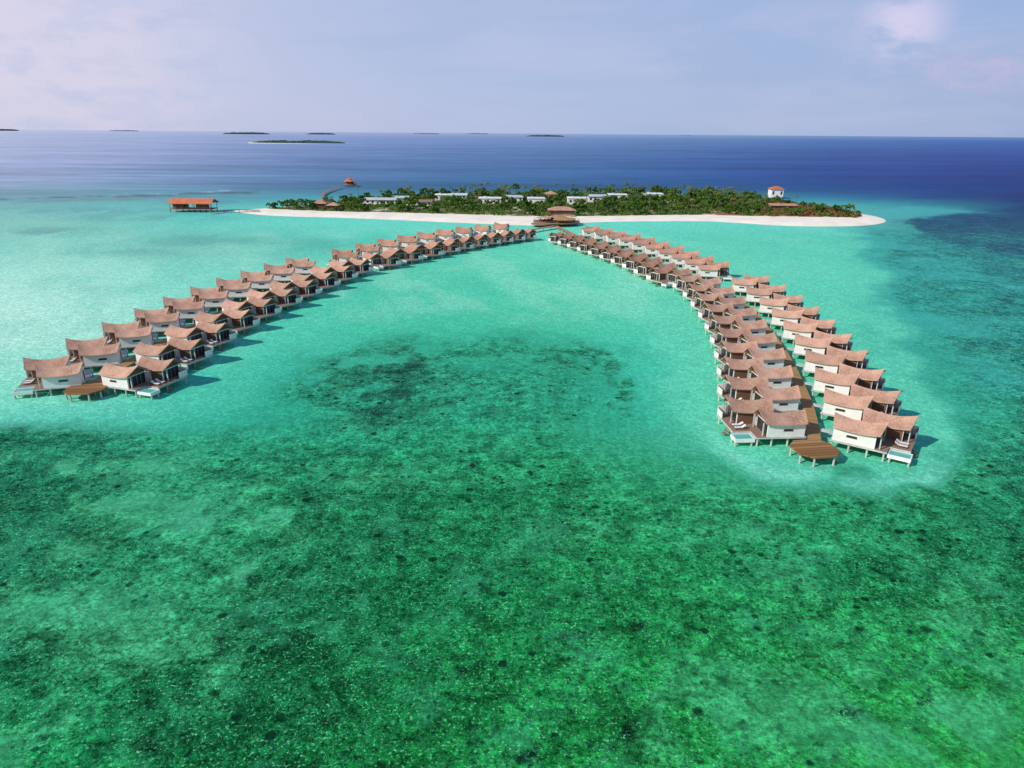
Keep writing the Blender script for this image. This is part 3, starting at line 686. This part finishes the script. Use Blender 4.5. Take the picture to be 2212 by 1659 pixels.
xs=[p.x for p in veg]; ys=[p.y for p in veg]; X0,X1,Y0,Y1=min(xs),max(xs),min(ys),max(ys)
used=set(); placed=[]
def ok(x,y,h,sp):
    if not inpoly(x,y): return False
    for b in boxes:
        if b[0]<x<b[1] and b[2]<y<b[3]: return False
        if y<b[8]:
            qx,qy=proj(np.array([x]),np.array([y]),h+1); 
            if b[4]-3<qx[0]<b[5]+3 and qy[0]<b[7]-0.5: return False
    for q in placed:
        if (q[0]-x)**2+(q[1]-y)**2<sp*sp: return False
    return True
REG=['at the left tip of the island','left of the island centre','behind the restaurant at the island centre','right of the island centre','towards the right tip of the island']
def region(x,y):
    px=proj(np.array([x]),np.array([y]),1)[0][0]
    return 0 if px<760 else 1 if px<1060 else 2 if px<1300 else 3 if px<1600 else 4
nb=0; tries=0
while nb<300 and tries<16000:
    tries+=1; x=random.uniform(X0,X1)
    if nb<22: x=random.uniform(X0,X0+(X1-X0)*.13)
    y=Y0+(Y1-Y0)*random.random()**1.1; k=random.choice((0,0,1,1,2,3)); s=random.uniform(.65,1.15)
    rg=region(x,y)
    if rg==3: s*=1.1
    if rg==4: s*=.8
    if rg==0: s*=.75
    h=(6,5,7.5,4)[k]*s
    if not ok(x,y,h,4.4 if rg else 3.4): continue
    placed.append((x,y)); o=trees[k] if k not in used else dup(trees[k]); used.add(k); nb+=1
    o.location=(x,y,.9); o.rotation_euler=(0,0,random.uniform(0,6.28)); o.scale=(s*random.uniform(.95,1.25),)*2+(s,)
    dp='front' if y<Y0+(Y1-Y0)*.35 else 'back'
    tag(o,'bushy dark green tree in the %s wood %s'%(dp,REG[rg]),'tree','broadleaf trees in the %s wood %s'%(dp,REG[rg]))
np_=0; tries=0; usedp=set()
while np_<190 and tries<9000:
    tries+=1
    if np_<40: x=random.uniform(X0+(X1-X0)*.78,X1); y=random.uniform(Y0,Y1)
    elif np_<120: x=random.uniform(X0,X1); y=Y1-(Y1-Y0)*random.random()**2*.6
    else: x=random.uniform(X0,X1); y=random.uniform(Y0,Y1)
    k=random.randrange(3); s=random.uniform(.7,1.05)
    rg=region(x,y)
    if rg in (0,4): s*=.7
    if not ok(x,y,(8,9.5,6.5)[k]*s,3.): continue
    placed.append((x,y)); o=palms[k] if k not in usedp else dup(palms[k]); usedp.add(k); np_+=1
    o.location=(x,y,.9); o.rotation_euler=(0,0,random.uniform(0,6.28)); o.scale=(s,s,s)
    tag(o,'slender palm with drooping fronds among the trees %s'%REG[region(x,y)],'palm tree','palms %s'%REG[region(x,y)])
print('trees',nb,'palms',np_)
def shrubs(n,seed,mname,x_lo,m_,hmax):
    rng=np.random.default_rng(seed); V=[]; cnt=0
    while cnt<n:
        x=rng.uniform(X0,X1); y=rng.uniform(Y0,Y1)
        if not inpoly(x,y) or any(b[0]+1<x<b[1]-1 and b[2]+1<y<b[3]-1 for b in boxes): continue
        px=proj(np.array([x]),np.array([y]),1)[0][0]
        if px<x_lo: continue
        if x_lo<1000 and px>1680 and rng.random()<.45: continue
        if math.sin(x*.11+1.3*math.sin(y*.09))*math.sin(y*.13+x*.03)>.5: continue
        hb=0
        for b in boxes:
            if y<b[8] and b[4]<proj(np.array([x]),np.array([y]),3.5)[0][0]<b[5] and b[8]-y<40: hb=1
        cnt+=1; r=rng.uniform(1.2,2.6); H=(1.1 if hb else rng.uniform(1.,hmax)); m=26
        d=rng.normal(size=(m,3)); d/=np.linalg.norm(d,axis=1)[:,None]; d[:,2]=abs(d[:,2])
        P0=np.array([x,y,.95])+d*np.array([r,r,H])*rng.uniform(.7,1,(m,1))
        u=rng.normal(size=(m,3)); u/=np.linalg.norm(u,axis=1)[:,None]; w=np.cross(u,d+.01); w/=np.linalg.norm(w,axis=1)[:,None]; s=rng.uniform(.35,.75,(m,1))
        q=np.stack([P0+u*s,P0+w*s*.7,P0-u*s,P0-w*s*.7],1)
        V.append(q.reshape(-1,3))
    V=np.concatenate(V); nq=len(V)//4
    me=bpy.data.meshes.new(mname); me.from_pydata(V.tolist(),[],[(4*i,4*i+1,4*i+2,4*i+3) for i in range(nq)])
    me.materials.append(m_); return me
M['leafs']=leafmat('shrub_leaf',(.02,.06,.012),(.18,.30,.06))
o=bpy.data.objects.new('undergrowth',shrubs(2600,5,'undergrowth',0,M['leafs'],3.3)); C.objects.link(o); tag(o,'dense green undergrowth filling the island between its trees','undergrowth',kind='stuff')
o=bpy.data.objects.new('scrub',shrubs(420,6,'scrub',1640,M['scrub'],3.)); C.objects.link(o); tag(o,'orange-brown dry scrub at the right end of the island','scrub',kind='stuff')
# ---------------------------------------------------------------- sea pavilions
def pavilion(px,py,w,d,label,floor=2.2,h=6.,rh=2.4,octa=False):
    b=at(px,py,0); b.y+=d/2; r=empty('sea_pavilion',b); tag(r,label,'pavilion')
    if octa:
        pts=lambda k:[(k*w/2*math.cos(PI/8+PI/4*i),k*w/2*math.sin(PI/8+PI/4*i)) for i in range(8)]
        MB().prism(pts(1.),floor-.4,floor).build('deck',M['deck'],r)
        mb=MB(); P1=pts(1.02); P2=pts(.35)
        mb.add([(x,y,h-.2) for x,y in P1]+[(x,y,h+rh*.6) for x,y in P2],[(i,(i+1)%8,8+(i+1)%8,8+i) for i in range(8)]+[tuple(range(8))[::-1],tuple(range(8,16))]); mb.build('roof',M['redroof'],r)
        mb=MB(); P3=pts(.42); mb.add([(x,y,h+rh*.75) for x,y in P3]+[(0,0,h+rh*1.3)],[(i,(i+1)%8,8) for i in range(8)]+[tuple(range(8))[::-1]]); mb.build('top_roof',M['redroof'],r)
        MB().prism(pts(.6),floor,h-.25).build('wall',M['wood'],r)
        for x,y in pts(.92):
            MB().tube((x,y,floor),(x,y,h-.2),.15).build('post',M['wood'],r); MB().tube((x,y,-2),(x,y,floor-.4),.25).build('stilt',M['wood'],r)
    else:
        MB().box(-w/2,w/2,-d/2,d/2,floor-.4,floor).build('deck',M['deck'],r)
        g=[[(x,-d/2-1,h-.3),(x*.97,0,h+rh),(x,d/2+1,h-.3)] for x in (-w/2-1,w/2+1)]; MB().shell(g,.3).build('roof',M['redroof'],r)
        MB().box(-w/2+1,-w/2+w*.3,-d/4,d/2-.5,floor,h-.6).box(w*.1,w*.3,-d/4,d/2-.5,floor,h-.6).build('wall',M['wood'],r)
        for i in range(8):
            x=-w/2+.4+(w-.8)*i/7
            for y in (-d/2+.3,d/2-.3):
                MB().tube((x,y,floor),(x,y,h-.35),.16).build('post',M['wood'],r); MB().tube((x,y,-2),(x,y,floor-.4),.25).build('stilt',M['wood'],r)
        MB().box(-w/2,w/2,-d/2+.05,-d/2+.15,floor+.9,floor+1.02).build('railing',M['wood'],r)
    return r
pavilion(412,459,27,11,'long open pavilion with orange-red roof standing in the sea left of the island')
pavilion(753,403,13,13,'small eight-sided pavilion with orange-red tiered roof out beyond the island',h=4.8,rh=2.6,octa=True,floor=1.8)
jp=[at(x,y,1.8).to_2d() for x,y in ((452,457),(490,453),(530,453),(560,454))]
jetty('jetty',catmull(jp),2.4,'straight timber jetty from the island tip to the long red-roofed pavilion',step=5.,deckm='wood')
jp=[at(x,y,1.8).to_2d() for x,y in ((712,436),(698,427),(700,417),(716,409),(738,403.5))]
jetty('jetty',catmull(jp),2.2,'curved timber jetty from the island back shore to the eight-sided pavilion',step=8.,deckm='deck')
# ---------------------------------------------------------------- far islets
def islet(px0,px1,py,hpx,label,m='far',sand=False,seed=0):
    c=at((px0+px1)/2,py,0); dist=c.length; w=(px1-px0)/2*(c.y*math.cos(T)+CAMZ*math.sin(T))/F; H=hpx*dist/F*.97
    rnd=random.Random(seed); d=w*.5; n=40
    if sand:
        o=MB().prism([(c.x+w*1.07*math.cos(2*PI*i/n),c.y+d*1.2*math.sin(2*PI*i/n)) for i in range(n)],-.5,1.6).build('sandbank',M['sand']); tag(o,'pale sand rim of the '+label,'sandbank',kind='structure')
    nx,ny=70,9; mb=MB(); vs=[]
    hs=[H*(.6+.4*rnd.random()) for _ in range(nx)]
    for i in range(nx):
        u=-1+2*i/(nx-1)
        for j in range(ny):
            v=-1+2*j/(ny-1); e=max(0,1-abs(u)**4)**.5*max(0,1-abs(v)**4)**.5
            yy=c.y+v*d*math.sqrt(max(0,1-u*u))
            vs.append((c.x+u*w,yy,-.5+(hs[i]*(.8+.2*rnd.random()))*e))
    mb.add(vs,[(i*ny+j,(i+1)*ny+j,(i+1)*ny+j+1,i*ny+j+1) for i in range(nx-1) for j in range(ny-1)])
    tag(mb.build('islet',M[m]),label,'islet',kind='stuff')
islet(545,748,309.5,6.5,'nearest wooded islet with a sand rim left of centre below the horizon','near_islet',sand=True,seed=1)
islet(482,583,290,4.,'dark flat islet on the horizon left of the sandy islet','far',seed=2)
islet(663,725,290.5,3.4,'short dark islet on the horizon above the sandy islet','far',seed=3)
islet(889,950,290,3,'faint hazy islet on the horizon near the picture centre','farthest',seed=4)
islet(1005,1056,290,3.,'palest hazy islet on the horizon just left of the dark central one','farthest',seed=5)
islet(1137,1220,295,4.,'dark low islet on the horizon just right of centre','far',seed=6)
islet(1460,1492,293.5,2.4,'tiny hazy islet on the horizon right of centre','farthest',seed=7)
islet(-30,40,282.5,3.2,'dark islet cut by the left edge on the horizon','far',seed=8)
islet(235,300,283.5,2.2,'very faint islet on the far left horizon','farthest',seed=9)
# ---------------------------------------------------------------- light
sd=Vector((-.72,-.42,.62)).normalized()
su=bpy.data.lights.new('sun','SUN'); su.energy=4.2; su.angle=R(.5); su.color=(1.,.95,.88)
so=bpy.data.objects.new('sun',su); C.objects.link(so); so.rotation_euler=sd.to_track_quat('Z','Y').to_euler()
w=bpy.data.worlds.new('World'); bpy.context.scene.world=w; w.use_nodes=True; t=NT(w.node_tree)
sky=t.n('ShaderNodeTexSky',sky_type='NISHITA',sun_disc=False,sun_elevation=math.asin(sd.z),sun_rotation=math.atan2(sd.x,sd.y))
tc=t.n('ShaderNodeTexCoord').outputs['Generated']; s=t.n('ShaderNodeSeparateXYZ',{0:tc}); x=s.outputs[0]; z=s.outputs[2]
def rgb(c): return c4(lin(c))
low=t.mix(t.sm(x,-.65,.0,kind='LINEAR'),rgb((204,208,236)),rgb((180,195,230))); low=t.mix(t.sm(x,.0,.65,kind='LINEAR'),low,rgb((148,174,216)))
high=t.mix(t.sm(x,-.65,-.1,kind='LINEAR'),rgb((212,212,238)),rgb((174,191,228))); high=t.mix(t.sm(x,.0,.65,kind='LINEAR'),high,rgb((148,174,220)))
c=t.mix(t.sm(z,.0,.13),low,high)
zen=t.mix(t.sm(z,.16,.7),c,rgb((90,124,184)))
mp=t.n('ShaderNodeMapping',{0:tc,3:(2.2,2.2,11.)}).outputs[0]
cl=t.sm(t.noise(mp,1.5,7.,.62,.5),.42,.72)
zen=t.mix(t.m('MULTIPLY',cl,.34),zen,rgb((200,202,234)))
cl2=t.sm(t.noise(t.n('ShaderNodeMapping',{0:tc,3:(3.,3.,26.)}).outputs[0],1.4,6.,.6,.4),.5,.72)
zen=t.mix(t.m('MULTIPLY',cl2,.22),zen,rgb((158,178,216)))
def puff(px,py,r,k,col,sz=1.):
    global zen
    d=(M3@Vector(((px-W/2)/F,-(py-HH/2)/F,-1))).normalized()
    v=t.n('ShaderNodeVectorMath',{0:tc,1:tuple(d)},operation='SUBTRACT').outputs[0]
    v=t.n('ShaderNodeVectorMath',{0:v,1:(1,1,sz)},operation='MULTIPLY').outputs[0]
    L=t.n('ShaderNodeVectorMath',{0:v},operation='LENGTH').outputs[1]
    nz=t.noise(t.n('ShaderNodeMapping',{0:tc,3:(8,8,20)}).outputs[0],2.2,5.,.6)
    f=t.m('MULTIPLY',t.sm(L,r*.1,r,1.,0.),t.sm(nz,.3,.62))
    zen=t.mix(t.m('MULTIPLY',f,k),zen,rgb(col))
puff(1950,52,.06,.95,(224,216,244),1.1); puff(1930,60,.11,.3,(196,198,232)); puff(2130,150,.13,.6,(202,186,222),3.2); puff(60,90,.3,.5,(236,224,242),1.5); puff(30,270,.3,.4,(222,218,238),4)
puff(1100,90,.08,.3,(194,200,234),2.)
b1=t.n('ShaderNodeBackground',{0:sky,1:.01}); b2=t.n('ShaderNodeBackground',{0:zen,1:.90})
t.n('ShaderNodeOutputWorld',{0:t.n('ShaderNodeAddShader',{0:b1,1:b2})})
# ---------------------------------------------------------------- camera
cd=bpy.data.cameras.new('camera'); cam=bpy.data.objects.new('camera',cd); C.objects.link(cam)
cd.sensor_width=36; cd.lens=36*F/W; cd.clip_start=.5; cd.clip_end=200000
cam.matrix_world=Matrix.Translation((0,0,CAMZ))@M3.to_4x4()
sc=bpy.context.scene; sc.camera=cam
sc.view_settings.view_transform='Standard'; sc.view_settings.look='None'; sc.view_settings.exposure=0
